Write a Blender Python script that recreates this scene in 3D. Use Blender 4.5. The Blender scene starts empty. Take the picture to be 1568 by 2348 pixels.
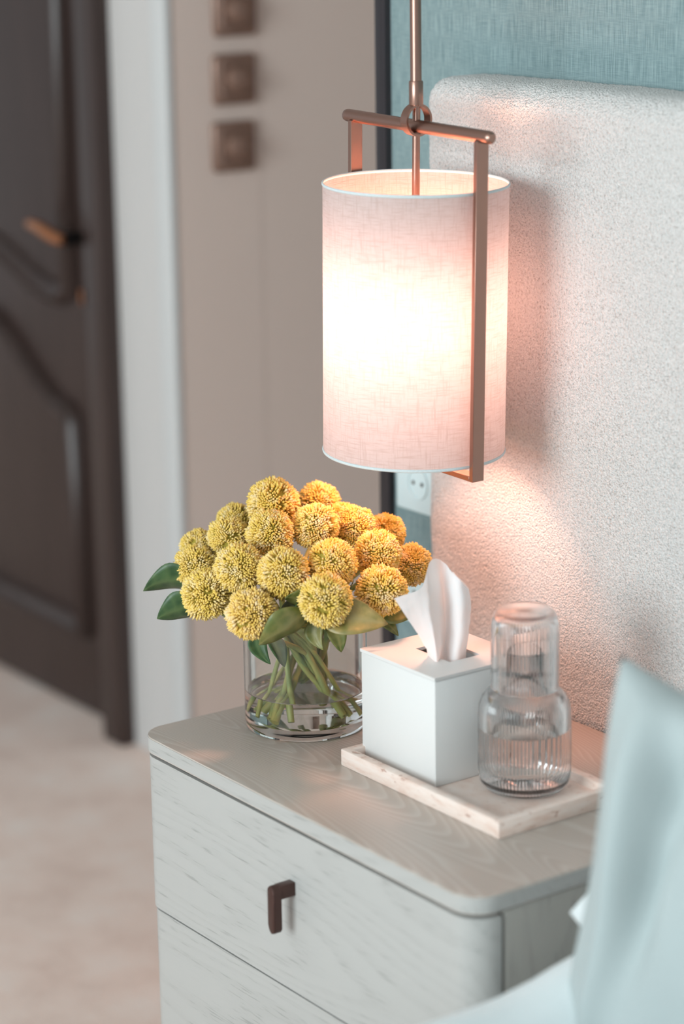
import bpy, bmesh, math, random
from mathutils import Vector, Matrix, noise
PI = math.pi
random.seed(7)
scene = bpy.context.scene
COL = scene.collection

# ------------------------------------------------------------------ camera
cam_d = bpy.data.cameras.new('camera')
cam = bpy.data.objects.new('camera', cam_d)
COL.objects.link(cam)
yaw, pitch, roll = math.radians(54.3), math.radians(14.66), math.radians(-0.863)
fw = Vector((-math.sin(yaw) * math.cos(pitch), math.cos(yaw) * math.cos(pitch), -math.sin(pitch)))
rt = Vector((math.cos(yaw), math.sin(yaw), 0))
up = rt.cross(fw)
r2 = rt * math.cos(roll) + up * math.sin(roll)
u2 = -rt * math.sin(roll) + up * math.cos(roll)
M = Matrix((r2, u2, -fw)).transposed().to_4x4()
M.translation = Vector((1.992, -1.777, 1.5))
cam.matrix_world = M
cam_d.sensor_fit = 'HORIZONTAL'
cam_d.sensor_width = 24.0
cam_d.lens = 5656.0 * 24.0 / 1568.0
cam_d.dof.use_dof = True
cam_d.dof.focus_distance = 2.74
cam_d.dof.aperture_fstop = 2.1
cam_d.clip_start = 0.05
scene.camera = cam

# ------------------------------------------------------------------ light
world = bpy.data.worlds.new('world')
scene.world = world
world.use_nodes = True
bg = world.node_tree.nodes['Background']
bg.inputs['Color'].default_value = (0.90, 0.96, 1.0, 1)
bg.inputs['Strength'].default_value = 0.56
win = bpy.data.lights.new('window_daylight', 'AREA')
win.shape = 'RECTANGLE'; win.size = 2.0; win.size_y = 1.7
win.energy = 150.0
win.color = (0.86, 0.97, 1.0)
win_o = bpy.data.objects.new('window_daylight', win)
COL.objects.link(win_o)
win_o.location = (0.85, -4.45, 1.75)
win_o.rotation_euler = (Vector((0.0, 0.0, 0.85)) - win_o.location).to_track_quat('-Z', 'Y').to_euler()

scene.view_settings.view_transform = 'Standard'
scene.view_settings.look = 'None'
scene.view_settings.exposure = 0.0
scene.view_settings.gamma = 1.0
scene.view_settings.use_curve_mapping = False
scene.cycles.use_denoising = True
scene.cycles.max_bounces = 12
scene.cycles.diffuse_bounces = 3
scene.cycles.glossy_bounces = 3
scene.cycles.transmission_bounces = 12
scene.cycles.use_adaptive_sampling = True
scene.cycles.adaptive_threshold = 0.05
scene.cycles.adaptive_min_samples = 16
scene.cycles.transparent_max_bounces = 12
scene.cycles.sample_clamp_indirect = 6.0

# ------------------------------------------------------------------ materials
def mat(name, color=(0.8, 0.8, 0.8), rough=0.5, metal=0.0, **kw):
    m = bpy.data.materials.new(name); m.use_nodes = True
    b = m.node_tree.nodes['Principled BSDF']
    b.inputs['Base Color'].default_value = (*color, 1)
    b.inputs['Roughness'].default_value = rough
    b.inputs['Metallic'].default_value = metal
    for k, v in kw.items():
        b.inputs[k].default_value = v
    return m
def nd(m, t, **kw):
    n = m.node_tree.nodes.new(t)
    for k, v in kw.items():
        if hasattr(n, k): setattr(n, k, v)
        else: n.inputs[k].default_value = v
    return n
def lk(m, a, ao, b, bi): m.node_tree.links.new(a.outputs[ao], b.inputs[bi])
def bsdf(m): return m.node_tree.nodes['Principled BSDF']
def coords(m, scale=(1, 1, 1), loc=(0, 0, 0), rot=(0, 0, 0)):
    tc = nd(m, 'ShaderNodeTexCoord'); mp = nd(m, 'ShaderNodeMapping')
    mp.inputs['Scale'].default_value = scale; mp.inputs['Location'].default_value = loc
    mp.inputs['Rotation'].default_value = rot
    lk(m, tc, 'Object', mp, 'Vector'); return mp
def noise_n(m, vec, scale, detail=3, rough=0.5):
    n = nd(m, 'ShaderNodeTexNoise'); n.inputs['Scale'].default_value = scale
    n.inputs['Detail'].default_value = detail; n.inputs['Roughness'].default_value = rough
    if vec: lk(m, vec, 'Vector', n, 'Vector')
    return n
def ramp(m, src, out, stops):
    r = nd(m, 'ShaderNodeValToRGB'); e = r.color_ramp.elements
    while len(e) < len(stops): e.new(0.5)
    for i, (p, c) in enumerate(stops):
        e[i].position = p; e[i].color = (*c, 1) if len(c) == 3 else c
    lk(m, src, out, r, 'Fac'); return r
def math_n(m, op, a, ao, v=None):
    n = nd(m, 'ShaderNodeMath'); n.operation = op
    lk(m, a, ao, n, 0)
    if v is not None: n.inputs[1].default_value = v
    return n
def bump(m, src, out, strength, dist):
    b = nd(m, 'ShaderNodeBump'); b.inputs['Strength'].default_value = strength
    b.inputs['Distance'].default_value = dist
    lk(m, src, out, b, 'Height'); lk(m, b, 'Normal', bsdf(m), 'Normal'); return b
def mixc(m, fac, fo, a, b, mode='MIX'):
    n = nd(m, 'ShaderNodeMix', data_type='RGBA', blend_type=mode)
    if fac is None: n.inputs[0].default_value = fo
    else: lk(m, fac, fo, n, 0)
    for i, s in ((6, a), (7, b)):
        if isinstance(s, tuple) and len(s) == 2: m.node_tree.links.new(s[0].outputs[s[1]], n.inputs[i])
        else: n.inputs[i].default_value = (*s, 1)
    return n

def wood(name, light, dark, axis, line_amt, rough=0.42, seed=0.0, pores=0.5, freq=1.0):
    m = mat(name, light, rough)
    s = {'x': (0.9, 7, 7), 'z': (7, 7, 0.9)}[axis]
    mp = coords(m, s, (seed, seed * 1.7, seed * 0.6))
    n = noise_n(m, mp, 1.0, 1.6, 0.35)
    k = math_n(m, 'MULTIPLY', n, 'Fac', 26.0 * freq); s_ = math_n(m, 'FRACT', k, 0)
    r = ramp(m, s_, 0, [(0.0, (0, 0, 0)), (0.35, (0.12,) * 3), (0.72, (0.9,) * 3), (0.80, (1, 1, 1)), (0.92, (0.1,) * 3), (1.0, (0, 0, 0))])
    # fine pores: short dashes along the grain
    s2 = {'x': (28, 420, 420), 'z': (420, 420, 28)}[axis]
    mp2 = coords(m, s2, (seed, 0, 0))
    n2 = noise_n(m, mp2, 1.0, 1.5, 0.5)
    r2_ = ramp(m, n2, 'Fac', [(0.56, (0, 0, 0)), (0.70, (1, 1, 1))])
    pm = nd(m, 'ShaderNodeMath'); pm.operation = 'MULTIPLY'
    lk(m, r, 'Color', pm, 0); lk(m, r2_, 'Color', pm, 1)
    pm2 = math_n(m, 'MULTIPLY', pm, 0, pores)
    la = math_n(m, 'MULTIPLY', r, 'Color', line_amt)
    c1 = mixc(m, la, 0, light, dark)
    c2 = mixc(m, pm2, 0, (c1, 2), tuple(x * 0.55 for x in dark))
    lk(m, c2, 2, bsdf(m), 'Base Color')
    bump(m, pm, 0, 0.25, 0.0006)
    return m

M_wood_top_lamplit = wood('ash_veneer_top_lamplit', (0.50, 0.435, 0.385), (0.62, 0.575, 0.525), 'x', 0.65, 0.36, 2.3, 0.12, 3.2)  # same wood as the fronts; the lamp's warm light is in this colour
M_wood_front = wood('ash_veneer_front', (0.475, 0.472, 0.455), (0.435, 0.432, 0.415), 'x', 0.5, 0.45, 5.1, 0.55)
M_wood_side_shaded = wood('ash_veneer_side_shaded', (0.36, 0.345, 0.315), (0.32, 0.305, 0.28), 'z', 0.5, 0.45, 8.4, 0.6)  # darker copy of the front veneer, the side's shade put into its colour
M_gap = mat('dark_carcass', (0.10, 0.07, 0.06), 0.7)
M_bronze = mat('brushed_bronze', (0.37, 0.225, 0.18), 0.32, 1.0)
mp = coords(M_bronze, (300, 300, 14)); n = noise_n(M_bronze, mp, 1.0, 2); bump(M_bronze, n, 'Fac', 0.08, 0.0004)
M_handle = mat('dark_bronze_handle', (0.085, 0.045, 0.038), 0.36, 0.55)
mp = coords(M_handle, (40, 40, 40)); n = noise_n(M_handle, mp, 4.0, 2); bump(M_handle, n, 'Fac', 0.05, 0.0005)
M_door = mat('dark_stained_door', (0.048, 0.030, 0.026), 0.36)
mp = coords(M_door, (14, 14, 1.2)); n = noise_n(M_door, mp, 3.0, 3)
r = ramp(M_door, n, 'Fac', [(0.3, (0.034, 0.020, 0.017)), (0.7, (0.048, 0.029, 0.025))]); lk(M_door, r, 'Color', bsdf(M_door), 'Base Color')
M_copper = mat('copper_lever', (0.55, 0.24, 0.12), 0.3, 1.0)
mp = coords(M_copper, (60, 60, 60)); n = noise_n(M_copper, mp, 3.0, 2); bump(M_copper, n, 'Fac', 0.04, 0.0005)
M_black = mat('black_metal', (0.012, 0.011, 0.011), 0.35, 0.4)
mp = coords(M_black, (60, 60, 60)); n = noise_n(M_black, mp, 3.0, 2); bump(M_black, n, 'Fac', 0.04, 0.0005)
M_plate = mat('bronze_plate', (0.27, 0.165, 0.125), 0.30, 0.35)
mp = coords(M_plate, (200, 20, 20)); n = noise_n(M_plate, mp, 2.0, 2); bump(M_plate, n, 'Fac', 0.05, 0.0005)

def paint(name, c, c2=None):
    m = mat(name, c, 0.75)
    mp = coords(m, (1, 1, 1)); n = noise_n(m, mp, 90.0, 3)
    bump(m, n, 'Fac', 0.08, 0.001)
    n2 = noise_n(m, mp, 1.6, 2)
    r = ramp(m, n2, 'Fac', [(0.3, c), (0.7, c2 or tuple(x * 0.97 for x in c))]); lk(m, r, 'Color', bsdf(m), 'Base Color')
    return m
M_white_wall = paint('white_paint', (0.605, 0.585, 0.57))
M_taupe_wall = paint('taupe_paint', (0.78, 0.64, 0.57))
M_ceiling = paint('ceiling_paint', (0.75, 0.75, 0.74))

M_carpet = mat('beige_carpet', (0.56, 0.46, 0.40), 0.95)
mp = coords(M_carpet, (1, 1, 1)); n = noise_n(M_carpet, mp, 7.0, 4, 0.6); n2 = noise_n(M_carpet, mp, 260.0, 2)
r = ramp(M_carpet, n, 'Fac', [(0.30, (0.80, 0.62, 0.54)), (0.5, (0.90, 0.725, 0.64)), (0.72, (0.93, 0.81, 0.74))])
lk(M_carpet, r, 'Color', bsdf(M_carpet), 'Base Color'); bump(M_carpet, n2, 'Fac', 0.6, 0.004)

M_fabric = mat('blue_grey_wall_fabric', (0.36, 0.45, 0.46), 0.85)
mp = coords(M_fabric, (900, 900, 30)); n = noise_n(M_fabric, mp, 1.0, 2)
mpb = coords(M_fabric, (60, 60, 1400)); nb = noise_n(M_fabric, mpb, 1.0, 2)
nb = math_n(M_fabric, 'MULTIPLY', nb, 'Fac', 0.45); mm = nd(M_fabric, 'ShaderNodeMath'); mm.operation = 'ADD'; lk(M_fabric, n, 'Fac', mm, 0); lk(M_fabric, nb, 0, mm, 1)
r = ramp(M_fabric, mm, 0, [(0.72, (0.155, 0.235, 0.245)), (1.0, (0.29, 0.39, 0.40))])
mr = math_n(M_fabric, 'MULTIPLY', mm, 0, 0.69); M_fabric.node_tree.links.new(mr.outputs[0], r.inputs['Fac'])
r.color_ramp.elements[0].position = 0.38; r.color_ramp.elements[1].position = 0.62
lk(M_fabric, r, 'Color', bsdf(M_fabric), 'Base Color'); bump(M_fabric, mm, 0, 0.5, 0.0008)

M_boucle = mat('cream_boucle', (0.72, 0.70, 0.67), 0.95)
bsdf(M_boucle).inputs['Sheen Weight'].default_value = 0.2
mp = coords(M_boucle, (1, 1, 1)); n = noise_n(M_boucle, mp, 330.0, 3, 0.65); v = nd(M_boucle, 'ShaderNodeTexVoronoi'); v.inputs['Scale'].default_value = 420.0
lk(M_boucle, mp, 'Vector', v, 'Vector')
r = ramp(M_boucle, n, 'Fac', [(0.30, (0.48, 0.45, 0.42)), (0.45, (0.735, 0.72, 0.70)), (0.75, (0.86, 0.85, 0.83))]); lk(M_boucle, r, 'Color', bsdf(M_boucle), 'Base Color')
ad = nd(M_boucle, 'ShaderNodeMath'); ad.operation = 'SUBTRACT'; lk(M_boucle, n, 'Fac', ad, 0); lk(M_boucle, v, 'Distance', ad, 1)
bump(M_boucle, ad, 0, 0.8, 0.003)

def cloth(name, c, weave=900.0, amt=0.3):
    m = mat(name, c, 0.9)
    bsdf(m).inputs['Sheen Weight'].default_value = 0.15
    mp = coords(m, (1, 1, 1)); n = noise_n(m, mp, weave, 2)
    r = ramp(m, n, 'Fac', [(0.3, tuple(x * 0.92 for x in c)), (0.7, c)]); lk(m, r, 'Color', bsdf(m), 'Base Color')
    bump(m, n, 'Fac', amt, 0.0006); return m
M_pillow_grey = cloth('grey_blue_cushion_cloth', (0.44, 0.50, 0.50))
M_linen_white = cloth('white_bed_linen', (0.80, 0.86, 0.87), 700, 0.2)

# lamp shade: linen that lets the bulb's light through
M_shade = bpy.data.materials.new('linen_shade'); M_shade.use_nodes = True
nt = M_shade.node_tree; nt.nodes.remove(nt.nodes['Principled BSDF']); outn = nt.nodes['Material Output']
mpa = coords(M_shade, (50, 50, 640)); na = noise_n(M_shade, mpa, 1.0, 3, 0.6)
mpb = coords(M_shade, (520, 520, 40)); nb = noise_n(M_shade, mpb, 1.0, 3, 0.6)
ra = ramp(M_shade, na, 'Fac', [(0.30, (0.0,) * 3), (0.52, (1,) * 3)]); rb = ramp(M_shade, nb, 'Fac', [(0.30, (0.0,) * 3), (0.50, (1,) * 3)])
mu = nd(M_shade, 'ShaderNodeMath'); mu.operation = 'MULTIPLY'; lk(M_shade, ra, 'Color', mu, 0); lk(M_shade, rb, 'Color', mu, 1)
cd = mixc(M_shade, mu, 0, (0.72, 0.65, 0.62), (0.80, 0.77, 0.755))
ct = mixc(M_shade, mu, 0, (0.138, 0.140, 0.158), (0.172, 0.190, 0.220))
d1 = nd(M_shade, 'ShaderNodeBsdfDiffuse'); t1 = nd(M_shade, 'ShaderNodeBsdfTranslucent'); mx = nd(M_shade, 'ShaderNodeMixShader')
lk(M_shade, cd, 2, d1, 'Color'); lk(M_shade, ct, 2, t1, 'Color'); mx.inputs[0].default_value = 0.5
nt.links.new(d1.outputs[0], mx.inputs[1]); nt.links.new(t1.outputs[0], mx.inputs[2]); nt.links.new(mx.outputs[0], outn.inputs['Surface'])
bb = nd(M_shade, 'ShaderNodeBump'); bb.inputs['Strength'].default_value = 0.3; bb.inputs['Distance'].default_value = 0.0006
lk(M_shade, mu, 0, bb, 'Height'); lk(M_shade, bb, 'Normal', d1, 'Normal')
M_rim = cloth('pale_shade_binding', (0.66, 0.74, 0.75), 500)
M_bulb = bpy.data.materials.new('glowing_bulb'); M_bulb.use_nodes = True
b = bsdf(M_bulb); b.inputs['Emission Color'].default_value = (1.0, 0.44, 0.29, 1); b.inputs['Emission Strength'].default_value = 165.0

# glass and water
def glass(name, color, ior, rough=0.0):
    m = bpy.data.materials.new(name); m.use_nodes = True; t = m.node_tree
    t.nodes.remove(t.nodes['Principled BSDF'])
    g = t.nodes.new('ShaderNodeBsdfGlass'); g.inputs['Color'].default_value = (*color, 1)
    g.inputs['IOR'].default_value = ior; g.inputs['Roughness'].default_value = rough
    t.links.new(g.outputs[0], t.nodes['Material Output'].inputs['Surface'])
    return m
M_glass = glass('clear_glass', (0.985, 0.995, 0.99), 1.46)
M_glass_rib = glass('ribbed_glass', (1.0, 1.0, 1.0), 1.45, 0.08)
M_water = glass('water', (0.98, 0.995, 0.99), 1.333)
M_water_side = glass('water_against_glass', (1.0, 1.0, 1.0), 1.333 / 1.46)

M_box = mat('white_leatherette', (0.77, 0.765, 0.75), 0.5)
mp = coords(M_box, (1, 1, 1)); n = noise_n(M_box, mp, 700.0, 2); bump(M_box, n, 'Fac', 0.06, 0.0004)
M_tissue = bpy.data.materials.new('white_tissue'); M_tissue.use_nodes = True
b = bsdf(M_tissue); b.inputs['Base Color'].default_value = (0.93, 0.94, 0.95, 1); b.inputs['Roughness'].default_value = 0.9
nt = M_tissue.node_tree; tr = nt.nodes.new('ShaderNodeBsdfTranslucent'); tr.inputs[0].default_value = (0.93, 0.93, 0.93, 1)
ms = nt.nodes.new('ShaderNodeMixShader'); ms.inputs[0].default_value = 0.3
nt.links.new(b.outputs[0], ms.inputs[1]); nt.links.new(tr.outputs[0], ms.inputs[2]); nt.links.new(ms.outputs[0], nt.nodes['Material Output'].inputs['Surface'])
n = noise_n(M_tissue, coords(M_tissue), 300.0, 2); bump(M_tissue, n, 'Fac', 0.1, 0.0005)
M_trav = mat('pale_travertine', (0.76, 0.68, 0.63), 0.45)
mp = coords(M_trav, (9, 9, 40)); n = noise_n(M_trav, mp, 3.0, 4, 0.6); mp2 = coords(M_trav, (60, 60, 140)); n2 = noise_n(M_trav, mp2, 1.0, 3, 0.55)
r = ramp(M_trav, n, 'Fac', [(0.3, (0.76, 0.55, 0.46)), (0.5, (0.86, 0.71, 0.63)), (0.75, (0.90, 0.80, 0.74))])
r2_ = ramp(M_trav, n2, 'Fac', [(0.63, (0, 0, 0)), (0.70, (1, 1, 1))])
c = mixc(M_trav, r2_, 'Color', (r, 'Color'), (0.56, 0.36, 0.29)); lk(M_trav, c, 2, bsdf(M_trav), 'Base Color')
bump(M_trav, r2_, 'Color', 0.5, -0.001)
M_socket = mat('pale_socket_plastic', (0.70, 0.84, 0.86), 0.35)
n = noise_n(M_socket, coords(M_socket), 300.0, 2); bump(M_socket, n, 'Fac', 0.02, 0.0004)

# flower parts
M_floret = bpy.data.materials.new('yellow_floret'); M_floret.use_nodes = True
b = bsdf(M_floret); b.inputs['Roughness'].default_value = 0.6
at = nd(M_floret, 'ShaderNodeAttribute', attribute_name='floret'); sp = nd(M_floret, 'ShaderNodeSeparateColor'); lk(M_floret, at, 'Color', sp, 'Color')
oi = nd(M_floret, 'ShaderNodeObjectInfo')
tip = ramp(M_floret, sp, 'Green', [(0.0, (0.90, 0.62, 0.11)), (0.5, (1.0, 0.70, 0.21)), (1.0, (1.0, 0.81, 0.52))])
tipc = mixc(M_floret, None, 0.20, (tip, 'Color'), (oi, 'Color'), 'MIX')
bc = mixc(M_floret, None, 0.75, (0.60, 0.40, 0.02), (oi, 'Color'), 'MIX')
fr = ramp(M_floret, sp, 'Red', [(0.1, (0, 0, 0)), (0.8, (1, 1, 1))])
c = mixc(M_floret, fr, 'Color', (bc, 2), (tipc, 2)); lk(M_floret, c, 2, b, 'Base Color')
b.inputs['Subsurface Weight'].default_value = 0.0
M_core = mat('flower_core', (0.42, 0.34, 0.05), 0.8)
n = noise_n(M_core, coords(M_core), 300.0, 2); bump(M_core, n, 'Fac', 0.4, 0.001)
M_stem = mat('green_stem', (0.20, 0.24, 0.07), 0.45)
n = noise_n(M_stem, coords(M_stem, (60, 60, 25)), 1.0, 3)
r = ramp(M_stem, n, 'Fac', [(0.3, (0.17, 0.25, 0.09)), (0.5, (0.36, 0.38, 0.11)), (0.72, (0.52, 0.42, 0.13))]); lk(M_stem, r, 'Color', bsdf(M_stem), 'Base Color')
def leaf_mat(name, a, c_, vein):
    m = mat(name, a, 0.42)
    at = nd(m, 'ShaderNodeAttribute', attribute_name='vein'); n = noise_n(m, coords(m), 70.0, 3)
    r = ramp(m, n, 'Fac', [(0.35, a), (0.7, c_)])
    c = mixc(m, at, 'Fac', (r, 'Color'), vein); lk(m, c, 2, bsdf(m), 'Base Color'); bump(m, at, 'Fac', 0.3, 0.0008)
    return m
M_leaf = leaf_mat('dark_green_leaf', (0.035, 0.085, 0.032), (0.07, 0.14, 0.05), (0.12, 0.19, 0.07))
M_leaf_olive = leaf_mat('olive_leaf', (0.11, 0.15, 0.035), (0.24, 0.22, 0.06), (0.30, 0.28, 0.10))
M_leaf_tan = leaf_mat('yellowing_leaf', (0.20, 0.19, 0.05), (0.47, 0.33, 0.11), (0.42, 0.33, 0.14))

# ------------------------------------------------------------------ mesh helpers
def finish(name, bm, m, parent=None, loc=(0, 0, 0), smooth=35, rot=None, solid=False):
    bmesh.ops.recalc_face_normals(bm, faces=bm.faces)
    if solid and bm.calc_volume(signed=True) < 0: bmesh.ops.reverse_faces(bm, faces=bm.faces)
    me = bpy.data.meshes.new(name); bm.to_mesh(me); bm.free()
    me.materials.append(m)
    if smooth:
        me.shade_smooth()
        if smooth < 180: me.set_sharp_from_angle(angle=math.radians(smooth))
    o = bpy.data.objects.new(name, me); COL.objects.link(o)
    o.location = loc
    if rot: o.rotation_euler = rot
    if parent: o.parent = parent
    return o
def tag(o, label=None, cat=None, group=None, kind=None):
    if label: o['label'] = label
    if cat: o['category'] = cat
    if group: o['group'] = group
    if kind: o['kind'] = kind
    return o
def thing(name, loc, label, cat, group=None, rot=(0, 0, 0)):
    o = bpy.data.objects.new(name, None); COL.objects.link(o)
    o.location = loc; o.rotation_euler = rot; o.empty_display_size = 0.05
    return tag(o, label, cat, group)
def add_box(bm, lo, hi, bev=0.0, seg=2):
    t = bmesh.new()
    bmesh.ops.create_cube(t, size=1.0)
    for v in t.verts:
        v.co = Vector([lo[i] + (v.co[i] + 0.5) * (hi[i] - lo[i]) for i in range(3)])
    if bev: bmesh.ops.bevel(t, geom=list(t.edges), offset=bev, segments=seg, profile=0.5, affect='EDGES')
    me = bpy.data.meshes.new('tmp'); t.to_mesh(me); t.free(); bm.from_mesh(me); bpy.data.meshes.remove(me)
def box(name, lo, hi, m, parent=None, bev=0.0, seg=2, loc=(0, 0, 0)):
    bm = bmesh.new(); add_box(bm, lo, hi, bev, seg); return finish(name, bm, m, parent, loc)
def add_prism(bm, pts, z0, z1, bev=0.0, seg=2):
    t = bmesh.new()
    a = [t.verts.new((x, y, z0)) for x, y in pts]; b_ = [t.verts.new((x, y, z1)) for x, y in pts]
    n = len(pts)
    f0 = t.faces.new(list(reversed(a))); f1 = t.faces.new(b_)
    for i in range(n): t.faces.new((a[i], a[(i + 1) % n], b_[(i + 1) % n], b_[i]))
    if bev:
        ed = list(f1.edges) + list(f0.edges)
        bmesh.ops.bevel(t, geom=ed, offset=bev, segments=seg, profile=0.5, affect='EDGES')
    me = bpy.data.meshes.new('tmp'); t.to_mesh(me); t.free(); bm.from_mesh(me); bpy.data.meshes.remove(me)
def add_lathe(bm, prof, seg=48, center=(0, 0), closed=False, rib=0, amp=0.0, ribr=None):
    """prof: list of (r, z) revolved round z; closed joins the last ring with the first."""
    rings = []
    if rib == 0 and seg >= 96:
        pr2 = [prof[0]]
        for (ra_, za_), (rb_, zb_) in zip(prof, prof[1:]):
            if math.hypot(ra_ - rb_, za_ - zb_) > 0.01:
                for f_ in (0.04, 0.96): pr2.append((ra_ + (rb_ - ra_) * f_, za_ + (zb_ - za_) * f_))
            pr2.append((rb_, zb_))
        prof = pr2
    for i, (r, z) in enumerate(prof):
        if r < 1e-6: rings.append([bm.verts.new((center[0], center[1], z))]); continue
        ring = []
        for k in range(seg):
            a = 2 * PI * k / seg
            rr = r
            if rib and (ribr is None or ribr[i]): rr = r + amp * math.cos(a * rib)
            ring.append(bm.verts.new((center[0] + rr * math.cos(a), center[1] + rr * math.sin(a), z)))
        rings.append(ring)
    pairs = list(zip(rings, rings[1:]))
    if closed: pairs.append((rings[-1], rings[0]))
    for A, B in pairs:
        if len(A) == 1 and len(B) == 1: continue
        for k in range(seg):
            k2 = (k + 1) % seg
            if len(A) == 1: bm.faces.new((A[0], B[k2], B[k]))
            elif len(B) == 1: bm.faces.new((A[k], A[k2], B[0]))
            else: bm.faces.new((A[k], A[k2], B[k2], B[k]))
def add_tube(bm, pts, rad, seg=10, cap=True):
    pts = [Vector(p) for p in pts]; rings = []
    if not isinstance(rad, (list, tuple)): rad = [rad] * len(pts)
    prev = None
    for i, p in enumerate(pts):
        t = (pts[min(i + 1, len(pts) - 1)] - pts[max(i - 1, 0)]).normalized()
        if prev is None:
            n = t.orthogonal().normalized()
        else:
            n = (prev - t * prev.dot(t)).normalized()
        prev = n; b_ = t.cross(n)
        rings.append([bm.verts.new(p + (n * math.cos(2 * PI * k / seg) + b_ * math.sin(2 * PI * k / seg)) * rad[i]) for k in range(seg)])
    for A, B in zip(rings, rings[1:]):
        for k in range(seg): bm.faces.new((A[k], A[(k + 1) % seg], B[(k + 1) % seg], B[k]))
    if cap:
        bm.faces.new(list(reversed(rings[0]))); bm.faces.new(rings[-1])
def bez(p0, p1, p2, p3, n):
    out = []
    for i in range(n + 1):
        t = i / n; s = 1 - t
        out.append(Vector(p0) * s ** 3 + Vector(p1) * 3 * s * s * t + Vector(p2) * 3 * s * t * t + Vector(p3) * t ** 3)
    return out

# ------------------------------------------------------------------ the setting
def struct(o): o['kind'] = 'structure'; return o
struct(box('floor', (-4.5, -5.0, -0.05), (4.5, 1.6, 0.0), M_carpet))
struct(box('ceiling', (-4.5, -3.2, 2.70), (4.5, 1.6, 2.78), M_ceiling))
struct(box('wall_back', (-0.476, 0.08, 0.0), (4.5, 0.20, 2.70), M_fabric))
struct(box('trim_1', (-0.496, 0.070, 0.0), (-0.474, 0.205, 2.70), mat('dark_trim_metal', (0.05, 0.045, 0.05), 0.35, 0.6), bev=0.003))
struct(box('wall_left', (-1.49, 0.50, 0.0), (-1.395, 1.55, 2.70), M_taupe_wall, bev=0.0))
struct(box('wall_left_return', (-1.43, 0.3365, 0.0), (-1.394, 0.5005, 2.70), M_taupe_wall)).name = 'wall_left_end'
wd = bmesh.new()
add_box(wd, (-1.60, 0.33, 0.0), (-1.431, 0.50, 2.70))
add_box(wd, (-4.5, 0.33, 0.0), (-2.56, 0.50, 2.70)); add_box(wd, (-2.56, 0.33, 2.06), (-1.60, 0.50, 2.70))
struct(finish('wall_front_of_hall', wd, M_white_wall)).name = 'wall_door_side'
struct(box('trim_2', (-1.436, 0.322, 0.0), (-1.391, 0.336, 2.70), paint('corner_bead_paint', (0.63, 0.635, 0.63)), bev=0.003))
struct(box('wall_far', (-1.395, 1.55, 0.0), (0.6, 1.6, 2.70), M_taupe_wall))

# door: leaf with two shaped panels of raised moulding, in a dark frame
door = bpy.data.objects.new('door_1', None); COL.objects.link(door); struct(door)
door.location = (-1.60, 0.33, 0.0)
def dbox(name, lo, hi, m=M_door, bev=0.004): return box(name, lo, hi, m, door, bev)
dbox('leaf', (-0.925, 0.015, 0.008), (-0.046, 0.055, 2.03))
dbox('casing', (-0.042, -0.030, 0.0), (0.024, 0.06, 2.09), bev=0.006)
dbox('casing', (-0.99, -0.030, 0.0), (-0.93, 0.06, 2.09), bev=0.006)
dbox('casing', (-0.93, -0.030, 2.034), (-0.042, 0.06, 2.09), bev=0.006)
def moulding(path, closed=True):
    bm = bmesh.new(); pts = [Vector((x, 0.013, z)) for x, z in path]
    n = len(pts); prof = [(-0.022, 0.004), (-0.020, -0.016), (-0.006, -0.026), (0.004, -0.012), (0.014, -0.010), (0.020, 0.004)]
    rings = []
    for i, p in enumerate(pts):
        a = (p - pts[i - 1]).normalized(); b_ = (pts[(i + 1) % n] - p).normalized()
        t = (a + b_).normalized(); nn = Vector((t.z, 0, -t.x)); s = 1.0 / max(0.55, nn.dot(Vector((a.z, 0, -a.x))))
        rings.append([bm.verts.new(p + nn * u_ * s + Vector((0, w_, 0))) for u_, w_ in prof])
    k = len(prof)
    for i in range(n):
        A, B = rings[i], rings[(i + 1) % n]
        for j in range(k - 1): bm.faces.new((A[j], A[j + 1], B[j + 1], B[j]))
    return finish('panel_moulding', bm, M_door, door, smooth=50)
def s_curve(xa, xb, za, zb, n=14):
    return [(xa + (xb - xa) * i / n, za + (zb - za) * (0.5 - 0.5 * math.cos(PI * i / n))) for i in range(n + 1)]
xr, xl = -0.160, -0.811; xc = (xr + xl) / 2
up_p = [(xr, 1.90), (xr, 0.795)] + s_curve(xr - 0.03, xc, 0.780, 0.850)[0:] + s_curve(xc, xl + 0.03, 0.850, 0.780)[1:] + [(xl, 0.795), (xl, 1.90)]
moulding(up_p)
lo_p = [(xl, 0.175), (xl, 0.545)] + s_curve(xl + 0.02, xc, 0.565, 0.700)[0:] + s_curve(xc, xr - 0.02, 0.700, 0.565)[1:] + [(xr, 0.545), (xr, 0.175)]
moulding(lo_p)
# lever handle and lock
dh = thing('door_handle', (-1.682, 0.343, 0.895), None, None); dh.parent = door; dh.location = (-0.071, 0.013, 0.893)
for k in list(dh.keys()): del dh[k]
bm = bmesh.new(); add_lathe(bm, [(0, 0), (0.026, 0), (0.026, 0.006), (0.021, 0.010), (0.0115, 0.011), (0.0115, 0.064), (0, 0.064)], 28)
finish('rosette', bm, M_black, dh, rot=(PI / 2, 0, 0))
bm = bmesh.new(); add_tube(bm, bez((0.006, -0.064, 0.0), (-0.035, -0.070, 0.000), (-0.060, -0.068, 0.018), (-0.112, -0.064, 0.016), 14), [0.009 + 0.003 * math.sin(PI * i / 14) for i in range(15)], 12)
finish('lever', bm, M_copper, dh, smooth=60)
bm = bmesh.new(); add_lathe(bm, [(0, 0), (0.026, 0), (0.025, 0.006), (0.018, 0.010), (0.014, 0.010), (0.013, 0.028), (0, 0.030)], 28)
lock = finish('lock_rosette', bm, M_black, door, (-0.064, 0.015, 0.793), rot=(PI / 2, 0, 0))
bm = bmesh.new(); add_box(bm, (-0.004, -0.040, -0.013), (0.004, -0.026, 0.013), 0.002)
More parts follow.
